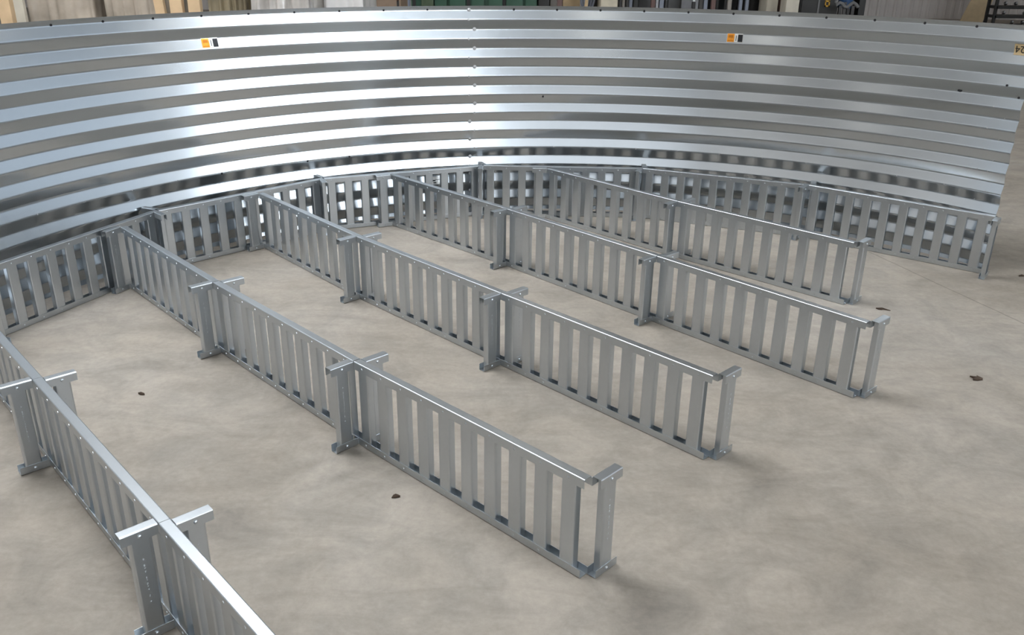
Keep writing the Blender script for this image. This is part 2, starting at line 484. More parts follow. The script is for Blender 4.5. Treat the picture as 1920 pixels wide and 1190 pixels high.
binw = thing('corrugated_steel_wall', 'tall curved corrugated galvanized wall standing on the concrete behind the ring panels', 'steel wall')
SEAM = 101.7
sheet('wall_sheet', 38.75, SEAM+1.6, 0.0014, binw)
sheet('wall_sheet', SEAM, 170.0, 0.0, binw)
def bolt(deg, z, s):
    bm = bmesh.new(); p = onwall(deg, z); n = wall_normal(deg, z)
    disc(bm, p, n, 0.0105*s, 0.003*s, 14, dome=False)
    disc(bm, p+n*0.003*s, n, 0.0078*s, 0.006*s, 6, dome=True)
    mesh_obj('bolt', bm, BOLT, binw, sharp=30)
zz = [1.1585-0.1032*k for k in range(11)]
for k, zb in enumerate(zz):
    bolt(102.75 if k == 0 else (102.1 if k < 6 else 102.75), zb, 1.0)
for k in range(11):
    bolt(102.85 if k < 5 or k > 7 else 102.2, zz[k]-0.0516, 0.6)
bolt(102.15, zz[5]-0.0516, 0.6)
# small screws along the right hand end
for d, zb in ((41.4, 0.80), (40.2, 0.748), (41.6, 0.696), (40.3, 0.645), (41.6, 0.593), (40.4, 0.54), (41.7, 0.49), (40.6, 0.49),
              (41.4, 0.44), (40.4, 0.388), (41.4, 0.337)):
    bolt(d, zb, 0.3)
# punched bolt holes
bm = bmesh.new()
for k in range(24):
    d = 149.73 - 5.244*k
    if abs(d-102.6) < 1 or d < 39.3: continue
    disc(bm, onwall(d, 1.1600, 0.0002), wall_normal(d, 1.16), 0.0062, 0.0006, 10, dome=False)
for k in range(24):
    d = 154.9 - 5.244*k
    if abs(d-102.6) < 1.2 or d < 43: continue
    if k in (6, 7, 4): disc(bm, onwall(d, 0.382, 0.0002), wall_normal(d, 0.382), 0.0055, 0.0006, 10, dome=False)
for d, zb in ((93.52, 0.679), (40.6, 0.905), (39.3, 0.853)):
    disc(bm, onwall(d, zb, 0.0002), wall_normal(d, zb), 0.0055, 0.0006, 10, dome=False)
mesh_obj('bolt_holes', bm, HOLE, binw)
for k in range(24):
    d = 154.9 - 5.244*k
    if abs(d-102.6) < 1.2 or d < 43 or k in (4, 6, 7): continue
    bolt(d, 0.386, 0.32)

def patch(name, d0, d1, z0, z1, lift, mat, parent, skew=0.0, nz=4):
    """thin sticker laid on the sheet between two angles and two heights"""
    bm = bmesh.new(); N = 4; g = []
    for lv in (lift, lift+0.0004):
        rows = []
        for i in range(N+1):
            row = []
            for j in range(nz+1):
                z = z0+(z1-z0)*j/nz; d = d0+(d1-d0)*i/N + skew*(j/nz-0.5)
                a = R(d); r = rad_at(z)-lv
                row.append(bm.verts.new((WCX+r*math.cos(a), WCY+r*math.sin(a), z)))
            rows.append(row)
        g.append(rows)
    for s, rows in enumerate(g):
        for i in range(N):
            for j in range(nz):
                bm.faces.new((rows[i][j], rows[i+1][j], rows[i+1][j+1], rows[i][j+1]))
    for i in range(N):
        for j in (0, nz): bm.faces.new((g[0][i][j], g[0][i+1][j], g[1][i+1][j], g[1][i][j]))
    for j in range(nz):
        for i in (0, N): bm.faces.new((g[0][i][j], g[0][i][j+1], g[1][i][j+1], g[1][i][j]))
    return mesh_obj(name, bm, mat, parent)

def warn_label(d, z0, z1, label):
    """d = left edge (larger angle is further left)"""
    t = thing('warning_label', label, 'label', onwall(d, z0), 0, 'warning labels on the wall')
    inv = Matrix.Translation(-t.location)
    def P(n, a, b, c, e, l, mt):
        o = patch(n, a, b, c, e, l, mt, t); o.data.transform(inv); return o
    h = z1-z0
    P('label_backing', d, d-1.85, z0, z1, 0.0010, LABW)
    P('orange_print', d-0.03, d-0.86, z0+0.002, z1-0.001, 0.0016, ORANGE)
    P('orange_text_line', d-0.10, d-0.78, z0+0.006, z0+0.010, 0.0022, ORANGE2)
    P('orange_text_block', d-0.18, d-0.72, z0+h*0.52, z1-0.008, 0.0022, ORANGE2)
    P('text_line', d-1.03, d-1.10, z0+0.008, z1-0.010, 0.0016, LABK)
    P('black_print', d-1.27, d-1.82, z0+0.003, z1-0.004, 0.0016, LABK)
    return t
warn_label(71.52, 1.011, 1.057, 'orange, white and black warning label high on the right half of the wall')
warn_label(134.4, 1.011, 1.057, 'pale glare-washed label high on the left half of the wall')
# low printed label seen through the ring panel
t = thing('paper_label', 'small white printed label low on the wall, seen through the slats left of the seam', 'label', onwall(107.9, 0.17), 0)
inv = Matrix.Translation(-t.location)
for (n, a, b, c, e, l, mt) in (('label_backing', 107.9, 106.5, 0.178, 0.222, 0.001, LABW), ('text_line', 107.7, 107.3, 0.196, 0.203, 0.0016, LABK),
                               ('text_line', 107.3, 106.7, 0.203, 0.206, 0.0016, LABK), ('text_line', 107.6, 107.2, 0.184, 0.190, 0.0016, LABK)):
    o = patch(n, a, b, c, e, l, mt, t); o.data.transform(inv)
# tan number label, upside down
t = thing('number_label', 'tan number label stuck upside down near the right end of the wall', 'label', onwall(40.6, 1.072), 0)
inv = Matrix.Translation(-t.location)
o = patch('label_backing', 40.72, 39.0, 1.046, 1.096, 0.0010, LABT, t); o.data.transform(inv)
cu = bpy.data.curves.new('number', 'FONT'); cu.body = '24'; cu.size = 0.046; cu.extrude = 0.0004
tmp = bpy.data.objects.new('tmp', cu); COL.objects.link(tmp)
dg = bpy.context.evaluated_depsgraph_get(); me = bpy.data.meshes.new_from_object(tmp.evaluated_get(dg))
bpy.data.objects.remove(tmp)
w = max(v.co.x for v in me.vertices)
for v in me.vertices:
    x, y, zt = v.co
    zz_ = 1.0875 - y
    dd = 40.62 - math.degrees((w-x)/2.67)     # rotated half a turn: last digit leftmost
    p = onwall(dd, zz_, 0.0018 + zt)
    v.co = p - t.location
me.materials.append(LABK)
link('number_text', me, t)
# dark scuff of dirt on the wall
bm = bmesh.new()
for dx, dz, r in ((0, 0, .007), (.15, .001, .006), (-.13, 0.001, .005)):
    disc(bm, onwall(45.2+dx, .853+dz), wall_normal(45.2, .853), r, 0.001, 7)
o = mesh_obj('dirt_spot', bm, HOLE, binw)

# ------------------------------------------------------------------ the hall
X0, X1, Y0, Y1, ZC = -15.0, 13.0, -9.0, 21.5, 6.6
bm = bmesh.new(); box(bm, X0, X1, Y0, Y1, -0.2, 0.0); struct('floor', bm, CONC)
bm = bmesh.new(); box(bm, X0, X1, Y0, Y1, ZC, ZC+0.2); struct('ceiling', bm, CEIL)
bm = bmesh.new(); box(bm, X0-0.2, X0, Y0, Y1, 0, ZC); struct('wall_left', bm, HALLW)
bm = bmesh.new(); box(bm, X1, X1+0.2, Y0, Y1, 0, ZC); struct('wall_right', bm, HALLW)
bm = bmesh.new(); box(bm, X0, X1, Y0-0.2, Y0, 0, ZC); struct('wall_rear', bm, HALLW)
# far wall: vertical ribbed siding
bm = bmesh.new()
pts = []
x = X0
while x < X1:
    for dx, dy in ((0, 0), (0.10, 0), (0.12, -0.03), (0.17, -0.03), (0.19, 0)):
        if x+dx < X1: pts.append((x+dx, Y1+dy))
    x += 0.19
pts.append((X1, Y1))
lo = [bm.verts.new((a, b, 0)) for a, b in pts]; hi = [bm.verts.new((a, b, ZC)) for a, b in pts]
for i in range(len(pts)-1): bm.faces.new((lo[i], lo[i+1], hi[i+1], hi[i]))
box(bm, X0, X1, Y1+0.02, Y1+0.2, 0, ZC)
struct('wall_front', bm, SIDING)

WN = 0
def window(x0, x1, y0, y1, z0, z1, axis, mull=4, mat=None):
    """frame with a glowing frosted pane; axis = wall normal pointing into the hall"""
    global WN
    WN += 1
    bm = bmesh.new(); t = 0.09
    if axis[0]:
        s = axis[0]; X = x0
        box(bm, min(X, X+s*0.12), max(X, X+s*0.12), y0-t, y1+t, z1, z1+t); box(bm, min(X, X+s*0.12), max(X, X+s*0.12), y0-t, y1+t, z0-t, z0)
        for k in range(mull+1):
            yy = y0+(y1-y0)*k/mull; box(bm, min(X, X+s*0.12), max(X, X+s*0.12), yy-t/2, yy+t/2, z0, z1)
        o = struct('window_%d' % WN, bm, TRIM)
        b = bmesh.new(); box(b, min(X+s*0.03, X+s*0.05), max(X+s*0.03, X+s*0.05), y0, y1, z0, z1)
    elif axis[1]:
        Y = y0; s = axis[1]
        box(bm, x0-t, x1+t, min(Y, Y+s*0.12), max(Y, Y+s*0.12), z1, z1+t); box(bm, x0-t, x1+t, min(Y, Y+s*0.12), max(Y, Y+s*0.12), z0-t, z0)
        for k in range(mull+1):
            xx = x0+(x1-x0)*k/mull; box(bm, xx-t/2, xx+t/2, min(Y, Y+s*0.12), max(Y, Y+s*0.12), z0, z1)
        o = struct('window_%d' % WN, bm, TRIM)
        b = bmesh.new(); box(b, x0, x1, min(Y+s*0.03, Y+s*0.05), max(Y+s*0.03, Y+s*0.05), z0, z1)
    else:
        Z = z0
        box(bm, x0-t, x1+t, y0-t, y0, Z-0.12, Z); box(bm, x0-t, x1+t, y1, y1+t, Z-0.12, Z)
        for k in range(mull+1):
            yy = y0+(y1-y0)*k/mull; box(bm, x0-t, x1+t, yy-t/2, yy+t/2, Z-0.12, Z)
        o = struct('window_%d' % WN, bm, TRIM)
        b = bmesh.new(); box(b, x0, x1, y0, y1, Z-0.05, Z-0.03)
    mesh_obj('window_pane', b, mat or PANE, o, smooth=False)

# tall daylight glazing in the right and rear walls, skylights in the roof; fill panes are added
window(X1, X1, -8.0, -0.6, 3.2, 6.2, (-1, 0), 6)
window(5.2, 12.4, Y0, Y0, 3.2, 6.2, (0, 1), 6)
window(-4.0, 4.6, Y0, Y0, 3.2, 6.2, (0, 1), 7, REAR_FILL)  # unseen window, added to brighten reflections right of the seam
window(8.6, 10.2, -7.5, 0.5, ZC, ZC, (0, 0), 6)
window(X0, X0, -1.2, 9.0, 2.8, 6.2, (1, 0), 6, PANE4)
window(-14.0, -4.6, Y0, Y0, 3.2, 6.2, (0, 1), 7, WALL_FILL)  # unseen glowing pane, added to make the rear wall reflect brighter
window(X0, X0, -8.4, -1.8, 3.0, 6.2, (1, 0), 5, WALL_FILL)  # likewise an added glow, on the left wall
window(X1, X1, 1.2, 10.0, 2.6, 6.2, (-1, 0), 6, PANE2)
window(-4.8, -1.2, 2.8, 6.6, ZC, ZC, (0, 0), 4, SKY_FILL)  # unseen skylight, added to brighten the floor at the back left
def added_strip_lamp(x, y, lab, L=1.5):
    t = thing('added_ceiling_light', lab, 'added ceiling light', (x, y, ZC-0.30), 0, 'added strip lights under the roof')
    b = bmesh.new(); box(b, -0.16, 0.16, -L/2, L/2, 0.02, 0.08); box(b, -0.008, 0.008, -L*0.4, -L*0.4+0.016, 0.08, 0.30); box(b, -0.008, 0.008, L*0.4-0.016, L*0.4, 0.08, 0.30)
    mesh_obj('lamp_housing', b, WHITE, t, smooth=False)
    b = bmesh.new(); box(b, -0.14, 0.14, -L/2+0.02, L/2-0.02, 0.0, 0.02)
    mesh_obj('diffuser', b, LAMP_FILL, t, smooth=False)
for ix, x in enumerate((-10, -5, 0, 5, 10)):  # unseen lamps, added for overall light and left out where they glare
    for iy, y in enumerate((-5, 1, 7, 13, 18)):
        if (x > 3 and y < 0) or (x in (-5, 0) and y == 7): continue
        added_strip_lamp(x+0.4, y+0.3, 'unseen white strip light added under the roof to light the hall')

# ------------------------------------------------------------------ goods and machines behind the wall
def part(name, t, mat, fn, smooth=False, sharp=35):
    b = bmesh.new(); fn(b); return mesh_obj(name, b, mat, t, smooth=smooth, sharp=sharp)
def simple(name, px0, px1, Y, dep, h, label, cat, rz=0, group=None):
    x0, x1 = gx(px0, Y), gx(px1, Y)
    t = thing(name, label, cat, ((x0+x1)/2, Y, 0), rz, group)
    return t, (x1-x0)/2, dep, h

# timber crate frames
def timber_crate(px_posts, Y, h, dep, label, brace=None):
    dep = 0
    xs = [gx(p, Y) for p in px_posts]
    xc = (xs[0]+xs[-1])/2
    t = thing('wooden_crate', label, 'crate', (xc, Y, 0), 0, 'pine frames at the back left')
    hw = 0.045
    for x in xs:
        for yy in (0,):
            part('post', t, WOOD, lambda b: bevelled_box(b, x-xc-hw, x-xc+hw, yy-0.02, yy+0.04, 0.12, h, 0.004))
    for z0 in (0.03, h):
        for yy in (0,): part('rail', t, WOOD, lambda b: bevelled_box(b, xs[0]-xc-hw-0.05, xs[-1]-xc+hw+0.05, yy-0.03, yy+0.05, z0, z0+0.09, 0.004))
    if brace:
        xa, xb = gx(brace[0], Y)-xc, gx(brace[1], Y)-xc
        L = math.hypot(xb-xa, h-0.2); ang = math.atan2(h-0.2, xb-xa)
        M = Matrix.Translation((xa, 0.06, 0.12)) @ Matrix.Rotation(-ang, 4, 'Y')
        part('brace', t, WOOD, lambda b: bevelled_box(b, 0, L, -0.015, 0.02, -0.04, 0.04, 0.004, M))
    return t
timber_crate([-50, 11], 6.9, 1.75, 0.6, 'pale pine crate posts at the far left edge, behind the wall')
timber_crate([332, 366], 6.9, 1.75, 0.55, 'pine crate with two close posts behind the wall, right of the brown wrapped pallet', None)
t, w, d, h = simple('timber_brace', 306, 324, 7.5, 0.06, 1.75, 'slanted pine brace leaning left of the pair of crate posts', 'timber')
part('brace', t, WOOD, lambda b: bevelled_box(b, -w, w, 0, 0.05, 0.0, 1.8, 0.004, Matrix.Rotation(R(-4), 4, 'Y')))
t, w, d, h = simple('board', 24, 45, 7.7, 0.03, 1.7, 'pale upright board next to the pine frame at the left edge', 'board')
part('board_sheet', t, PALEB, lambda b: bevelled_box(b, -w, w, 0, 0.04, 0.0, 1.7, 0.003))

# plastic wrapped pallets and heaps: folded film over a load
def draped(name, px0, px1, Y, dep, h, mat, label, cat, folds, amp, seed, inner=None, slope=0.0):
    x0, x1 = gx(px0, Y), gx(px1, Y); xc = (x0+x1)/2; w = (x1-x0)/2-amp*1.5
    t = thing(name, label, cat, (xc, Y, 0), 0, 'film-wrapped goods at the back left')
    rnd = random.Random(seed)
    ph = [rnd.uniform(0, 6.28) for _ in range(8)]
    def film(b):
        peri = []
        n = 140
        for i in range(n):
            s = i/n*4
            if s < 1: p = (-w+2*w*s, 0)
            elif s < 2: p = (w, dep*(s-1))
            elif s < 3: p = (w-2*w*(s-2), dep)
            else: p = (-w, dep-dep*(s-3))
            peri.append(p)
        rings = []
        for j in range(13):
            z = h*j/12; k = 1 - slope*(j/12)**2
            ring = []
            for i, (px_, py_) in enumerate(peri):
                a = i/n*6.2832
                f = amp*(math.sin(folds*a+ph[0]+0.8*math.sin(z*2+ph[1])) + 0.6*math.sin(folds*2.3*a+ph[2]+z*1.7) + 0.4*math.sin(folds*4.1*a+ph[3]-z*2.6))
                f *= (0.6+0.4*j/12)
                cx0, cy0 = px_*k, (py_-dep/2)*k+dep/2
                L = math.hypot(px_, py_-dep/2)+1e-6
                ring.append(b.verts.new((cx0+px_/L*f, cy0+(py_-dep/2)/L*f, z)))
            rings.append(ring)
        for j in range(12):
            for i in range(n): b.faces.new((rings[j][i], rings[j][(i+1) % n], rings[j+1][(i+1) % n], rings[j+1][i]))
        c = b.verts.new((0, dep/2, h+0.05))
        for i in range(n): b.faces.new((rings[-1][i], rings[-1][(i+1) % n], c))
    part('plastic_film', t, mat, film, True, 180)
    part('pallet', t, WOOD, lambda b: [box(b, -w*0.95, w*0.95, dep*0.05+k*dep*0.3, dep*0.05+k*dep*0.3+0.1, 0.0, 0.09) for k in range(4)] and None)
    return t
draped('wrapped_pallet', 49, 180, 7.9, 0.9, 1.6, FILMB, 'tall pallet wrapped in dull beige film, beside the pine frame at the left edge', 'wrapped pallet', 7, 0.018, 1)
draped('wrapped_pallet', 188, 300, 7.9, 0.9, 1.6, FILMB, 'tall pallet in greyish brown film with white creases, left of the pine posts', 'wrapped pallet', 9, 0.022, 5)
draped('wrapped_bundle', 386, 466, 7.8, 0.8, 1.55, OLIVE, 'olive brown wrapped bundle right of the two pine posts', 'wrapped bundle', 6, 0.03, 9)
draped('plastic_film_heap', 462, 598, 7.5, 0.8, 1.45, FILM, 'crumpled translucent grey film heap behind the wall', 'plastic film', 8, 0.04, 12, slope=0.1)
draped('plastic_film_heap', 600, 688, 7.7, 0.8, 1.5, WFILM, 'smooth white film cover with a slanted right edge, left of the brown cartons', 'plastic film', 4, 0.02, 15, slope=0.08)

# brown cartons with hanging cable
t, w, d, h = simple('brown_carton_stack', 688, 752, 9.5, 0.6, 1.6, 'stack of brown cartons between white film and grey-blue post', 'cartons')
for k in range(4): part('carton', t, BROWN, lambda b: bevelled_box(b, -w, w, 0, 0.6, k*0.4, k*0.4+0.395, 0.006))
t = thing('black_cable', 'thin black cable looping down in front of the brown cartons', 'cable', (gx(722, 9.35), 9.35, 0))
def cab(b):
    pts = [(-0.10+0.03*math.sin(i*0.5), 0, 1.75-0.097*i) for i in range(19)]
    tube(b, pts, 0.009)
    tube(b, [(-0.05+0.12*math.sin(i/12*math.pi), 0.0, 1.5-0.55*math.sin(i/12*math.pi)+0.1*i/12) for i in range(13)], 0.009)
part('cable_run', t, BLACK, cab, True)
t = thing('red_valve', 'small red knob hanging by the black cable', 'knob', (gx(746, 9.3), 9.3, 0))
part('knob', t, RED, lambda b: disc(b, (0, 0, 1.00), (0, -1, 0), 0.035, 0.04, 14), True)
part('stem', t, DARK, lambda b: tube(b, [(0, 0.02, 0.0), (0, 0.02, 1.0)], 0.012), True)
t, w, d, h = simple('steel_column', 752, 768, 11.0, 0.1, 3, 'pale blue-grey steel post left of the green container', 'post')
part('column_shaft', t, BGREY, lambda b: (box(b, -w, w, 0, 0.012, 0, 3.2), box(b, -w, w, 0.1, 0.112, 0, 3.2), box(b, -0.01, 0.01, 0.012, 0.1, 0, 3.2)) and None)

# green ribbed container
Y = 12.0
x0, x1 = gx(770, Y), gx(1008, Y); xc = (x0+x1)/2; w = (x1-x0)/2
t = thing('green_container', 'dark green ribbed steel container standing behind the wall seam', 'container', (xc, Y, 0))
def body(b):
    bevelled_box(b, -w, w, 0.06, 1.6, 0.12, 1.9, 0.02)
part('container_body', t, GREEN, body, True)
part('container_top_rim', t, GREEN, lambda b: bevelled_box(b, -w, w, -0.02, 1.66, 1.9, 2.0, 0.01), True)
part('corner_panel', t, GREEN2, lambda b: bevelled_box(b, gx(790, Y)-xc, gx(813, Y)-xc, 0.0, 0.07, 0.2, 1.88, 0.01), True)
for a, c in ((815, 838), (843, 873), (884, 908), (916, 942), (949, 980), (985, 1006)):
    part('rib', t, GREEN, lambda b: bevelled_box(b, gx(a, Y)-xc, gx(c, Y)-xc, 0.0, 0.07, 0.2, 1.88, 0.012), True)
for a in (776, 878, 945):
    part('gap_strip', t, BLACK, lambda b: box(b, gx(a-3, Y)-xc, gx(a+3, Y)-xc, 0.045, 0.06, 0.2, 1.88))
part('skid', t, DARK, lambda b: (box(b, -w, w, 0.1, 0.25, 0, 0.12), box(b, -w, w, 1.3, 1.45, 0, 0.12)) and None)

# cabinets, boxes, posts
def cabinet(name, a, c, Y, dep, h, mat, label, cat, z0=0.0, group=None, handle=False):
    x0, x1 = gx(a, Y), gx(c, Y); w = (x1-x0)/2
    t = thing(name, label, cat, ((x0+x1)/2, Y, z0), 0, group)
    part('body', t, mat, lambda b: bevelled_box(b, -w, w, 0.02, dep, 0.06, h, 0.012), True)
    part('door', t, mat, lambda b: bevelled_box(b, -w*0.94, w*0.94, 0.0, 0.03, 0.08, h-0.03, 0.006), True)
    part('base', t, DARK, lambda b: box(b, -w*0.92, w*0.92, 0.06, dep-0.04, 0.0, 0.07))
    return t
def profile_post(a, c, Y, mat, label, h=2.6):
    x0, x1 = gx(a, Y), gx(c, Y); w = (x1-x0)/2
    t = thing('steel_upright', label, 'steel post', ((x0+x1)/2, Y, 0), 0, 'upright steel posts at the back')
    part('upright_shaft', t, mat, lambda b: extrude(b, channel_poly(2*w, 0.06, 0.004, 0.006), (-w, 0, 0.01), (1, 0, 0), (0, -1, 0), (0, 0, 1), h), True)
    part('foot_plate', t, mat, lambda b: bevelled_box(b, -w, w, -0.02, 0.09, 0, 0.01, 0.002))
    return t
cabinet('dark_cabinet', 1009, 1030, 12.0, 0.6, 1.9, BLACK, 'narrow black cabinet at the right side of the green container', 'cabinet')
cabinet('grey_cabinet', 1031, 1043, 12.5, 0.5, 1.8, GREIGE, 'narrow greige cabinet between black cabinet and red-brown post', 'cabinet')
profile_post(1044.5, 1054, 12.0, REDBR, 'red-brown steel upright left of the tan carton')
t, w, d, h = simple('tan_carton', 1055, 1087, 12.4, 0.5, 1.5, 'tan carton stack with a slanting lid behind the wall', 'carton')
for k in range(3): part('carton', t, TAN, lambda b: bevelled_box(b, -w, w, 0, 0.5, k*0.42, k*0.42+0.415, 0.006))
part('lid_flap', t, CREAM, lambda b: bevelled_box(b, -w, w*0.8, -0.02, 0.012, -0.1, 0.2, 0.003, Matrix.Translation((0, 0, 1.12)) @ Matrix.Rotation(R(-8), 4, 'Y')))
t, w, d, h = simple('timber_offcut', 1086, 1092, 12.1, 0.05, 1.4, 'thin orange-brown timber strip beside the tan cartons', 'timber')
part('strip', t, TAN, lambda b: bevelled_box(b, -w, w, 0, 0.04, 0, 1.6, 0.003, Matrix.Rotation(R(5), 4, 'Y')))
t = thing('grey_hose_coil', 'grey hose coil hanging between tan cartons and black cabinet', 'hose', (gx(1100, 12.2), 12.2, 0))
for k in range(3):
    part('hose_loop', t, BGREY, lambda b: tube(b, [(0.04*k-0.03+(0.10)*math.cos(i/24*6.2832)*0.7, 0.02*k, 1.15+0.42*math.sin(i/24*6.2832)) for i in range(25)], 0.018), True)
part('hook_post', t, DARK, lambda b: tube(b, [(0, 0.1, 0), (0, 0.1, 1.58), (0, 0.0, 1.6)], 0.015), True)
cabinet('dark_cabinet', 1109, 1124, 12.5, 0.6, 1.9, BLACK, 'narrow black cabinet left of the cream box', 'cabinet')
cabinet('cream_box', 1125, 1158, 12.0, 0.5, 1.5, CREAM, 'upright cream box among the steel posts', 'box')
for a, c, mt, l in ((1160, 1165, DARK, 'thin dark steel upright against the cream box'),
                    (1166, 1171, GREIGE, 'thin greige steel upright second right of the cream box'),
                    (1173, 1178, DARK, 'thin dark steel upright third right of the cream box'),
                    (1179, 1185, BGREY, 'blue-grey steel upright left of the black post'),
                    (1187, 1196, BLACK, 'broad black steel upright left of the dull grey panel'),
                    (1220, 1228, REDBR, 'red-brown steel upright right of the dull grey panel'),
                    (1229, 1234, LGREY, 'light grey steel upright beside the red-brown one'),
                    (1236, 1244, BGREY, 'blue-grey steel upright left of the dark grey panel'),
                    (1246, 1251, BLACK, 'thin black steel upright against the dark grey panel'),
                    (1310, 1317, DARK, 'dark steel upright right of the broom handle'),
                    (1319, 1326, BGREY, 'slate steel upright second right of the broom handle'),
                    (1333, 1341, REDBR, 'red-brown steel upright left of the black hopper'),
                    (1364, 1371, GREIGE, 'brownish steel upright right of the black hopper'),
                    (1385, 1391, BGREY, 'left one of two slim blue-grey uprights'),
                    (1397, 1403, BGREY, 'right one of two slim blue-grey uprights'),
                    (1459, 1467, REDBR, 'red-brown steel upright left of the greige box')):
    profile_post(a, c, 12.5, mt, l)
def flat_panel(a, c, Y, mat, label, h=2.2):
    x0, x1 = gx(a, Y), gx(c, Y); w = (x1-x0)/2
    t = thing('partition_screen', label, 'screen', ((x0+x1)/2, Y, 0), 0, 'sheet metal screens at the back')
    part('panel_sheet', t, mat, lambda b: bevelled_box(b, -w, w, 0, 0.03, 0.04, h, 0.004))
    part('panel_foot', t, DARK, lambda b: box(b, -w, w, -0.08, 0.12, 0, 0.04))
flat_panel(1197, 1221, 13.0, DGREY, 'dull grey upright sheet panel between black and red-brown posts')
flat_panel(1252, 1277, 13.0, DGREY, 'dark grey upright sheet panel left of the lighter one')
flat_panel(1277, 1310, 12.9, LGREY, 'lighter grey sheet panel behind the white broom handle')
t = thing('broom', 'white broom handle with black end leaning on the light grey panel', 'broom', (gx(1300, 12.5), 12.5, 0))
part('handle', t, WHITE, lambda b: tube(b, [(-0.0, 0, 0.80), (0.06, 0.25, 1.9)], 0.016), True)
part('broom_head', t, BLACK, lambda b: (bevelled_box(b, -0.025, 0.02, -0.03, 0.03, 0.72, 0.81, 0.008), bevelled_box(b, -0.02, 0.015, -0.02, 0.02, 0.0, 0.72, 0.005)) and None)
# dark open rack behind them
def rack(a, c, Y, dep, h, mat, label, shelves, group=None, postw=0.05):
    x0, x1 = gx(a, Y), gx(c, Y); w = (x1-x0)/2
    t = thing('storage_rack', label, 'rack', ((x0+x1)/2, Y, 0), 0, group)
    for sx in (-1, 1):
        for yy in (0, dep): part('post', t, mat, lambda b: box(b, sx*w-postw/2, sx*w+postw/2, yy, yy+postw, 0, h))
    for z in shelves: part('shelf', t, mat, lambda b: box(b, -w, w, 0, dep, z, z+0.04))
    return t, w
t, w = rack(1160, 1500, 14.5, 1.0, 3.0, DARK, 'long dark storage rack behind the steel posts', (0.15, 0.95, 1.7, 2.4))
part('back_sheet', t, BLACK, lambda b: box(b, -w, w, 1.0, 1.02, 0, 3.0))
t, w, d, h = simple('black_hopper', 1343, 1362, 12.8, 0.5, 1.7, 'black funnel-shaped hopper between red-brown and brownish posts', 'hopper')
def hop(b):
    vs0 = [b.verts.new((x*w*0.35, 0.25+y*0.1, 0.9)) for x, y in ((-1, -1), (1, -1), (1, 1), (-1, 1))]
    vs1 = [b.verts.new((x*w, 0.25+y*0.25, 1.25)) for x, y in ((-1, -1), (1, -1), (1, 1), (-1, 1))]
    vs2 = [b.verts.new((x*w, 0.25+y*0.25, 1.8)) for x, y in ((-1, -1), (1, -1), (1, 1), (-1, 1))]
    for A, B in ((vs0, vs1), (vs1, vs2)):
        for i in range(4): b.faces.new((A[i], A[(i+1) % 4], B[(i+1) % 4], B[i]))
    b.faces.new(vs0[::-1]); b.faces.new(vs2)
part('funnel', t, BLACK, hop)
for sx in (-1, 1): part('leg', t, DARK, lambda b: box(b, sx*w*0.8-0.015, sx*w*0.8+0.015, 0.02, 0.05, 0, 1.3))
cabinet('black_machine', 1405, 1439, 13.0, 0.8, 2.0, BLACK, 'large black machine housing left of the low pale box', 'machine')
cabinet('pale_box', 1436, 1458, 12.4, 0.4, 1.03, PALEB, 'low pale box whose top shows beside a red-brown post', 'box')
cabinet('greige_box', 1474, 1497, 12.30, 0.25, 1.9, GREIGE, 'greige metal box between red-brown post and black machine', 'box')
part_box = cabinet('white_case', 1472, 1498, 11.9, 0.25, 0.93, PALEB, 'low whitish case in front of the greige metal box', 'case')
# black machine with yellow lettering
t = cabinet('black_machine', 1500, 1571, 12.25, 0.9, 2.0, BLACK, 'black machine with vertical yellow lettering on its front', 'machine')
part('edge_trim', t, DGREY, lambda b: box(b, gx(1532, 12.25)-t.location.x, gx(1535, 12.25)-t.location.x, -0.012, 0.0, 0.1, 1.95))
b = bmesh.new()
lx0, lx1 = gx(1545, 12.25)-t.location.x, gx(1554, 12.25)-t.location.x
zc = 0.78
W_ = lx1-lx0
def lb(x0, x1, z0, z1): box(b, lx0+x0*W_, lx0+x1*W_, -0.008, 0.0, z0, z1)
# blurred sideways lettering: a D-like ring, then strokes, along a long bar
lb(0, 1, zc, zc+0.02); lb(0.75, 1, zc, zc+0.55); lb(0, 0.22, zc, zc+0.07); lb(0, 1, zc+0.06, zc+0.08)
for k in range(5):
    z = zc+0.115+k*0.07; lb(0.1, 0.8, z, z+0.018)
mesh_obj('yellow_lettering', b, YEL, t, smooth=False)
# blue drum with hose
t, w, d, h = simple('blue_drum', 1577, 1607, 12.4, 0.3, 1.2, 'blue plastic drum right of the black machine', 'drum')
def drum(b):
    prof_ = [(0.9, 0), (1, 0.03), (1, 0.3), (1.04, 0.32), (1, 0.34), (1, 0.6), (1.04, 0.62), (1, 0.64), (1, 0.95), (0.92, 1.0), (0.2, 1.02)]
    prev = None
    for r, z in prof_:
        cur = [b.verts.new((r*w*math.cos(k/24*6.2832), 0.2+r*w*math.sin(k/24*6.2832), 0.75+z*0.95)) for k in range(24)]
        if prev:
            for k in range(24): b.faces.new((prev[k], prev[(k+1) % 24], cur[(k+1) % 24], cur[k]))
        else: b.faces.new(cur[::-1])
        prev = cur
    b.faces.new(prev)
part('drum_body', t, BLUE, drum, True)
part('drum_stand', t, DARK, lambda b: [box(b, sx*w-0.02, sx*w+0.02, 0.2+sy*w-0.02, 0.2+sy*w+0.02, 0, 0.78) for sx in (-.8, .8) for sy in (-.8, .8)] and None)
t = thing('grey_hose', 'crumpled grey hose and rags hanging around the blue drum', 'hose', (gx(1585, 12.0), 12.0, 0))
part('hose_run', t, DGREY, lambda b: tube(b, [(-0.14+0.02*math.sin(i), 0, 1.3-0.05*i) for i in range(10)] + [(-0.12+0.035*i, 0, 0.82+0.03*math.sin(i*1.3)) for i in range(9)], 0.022), True)
part('hose_stand', t, DARK, lambda b: box(b, -0.02, 0.02, 0.03, 0.06, 0, 0.85))
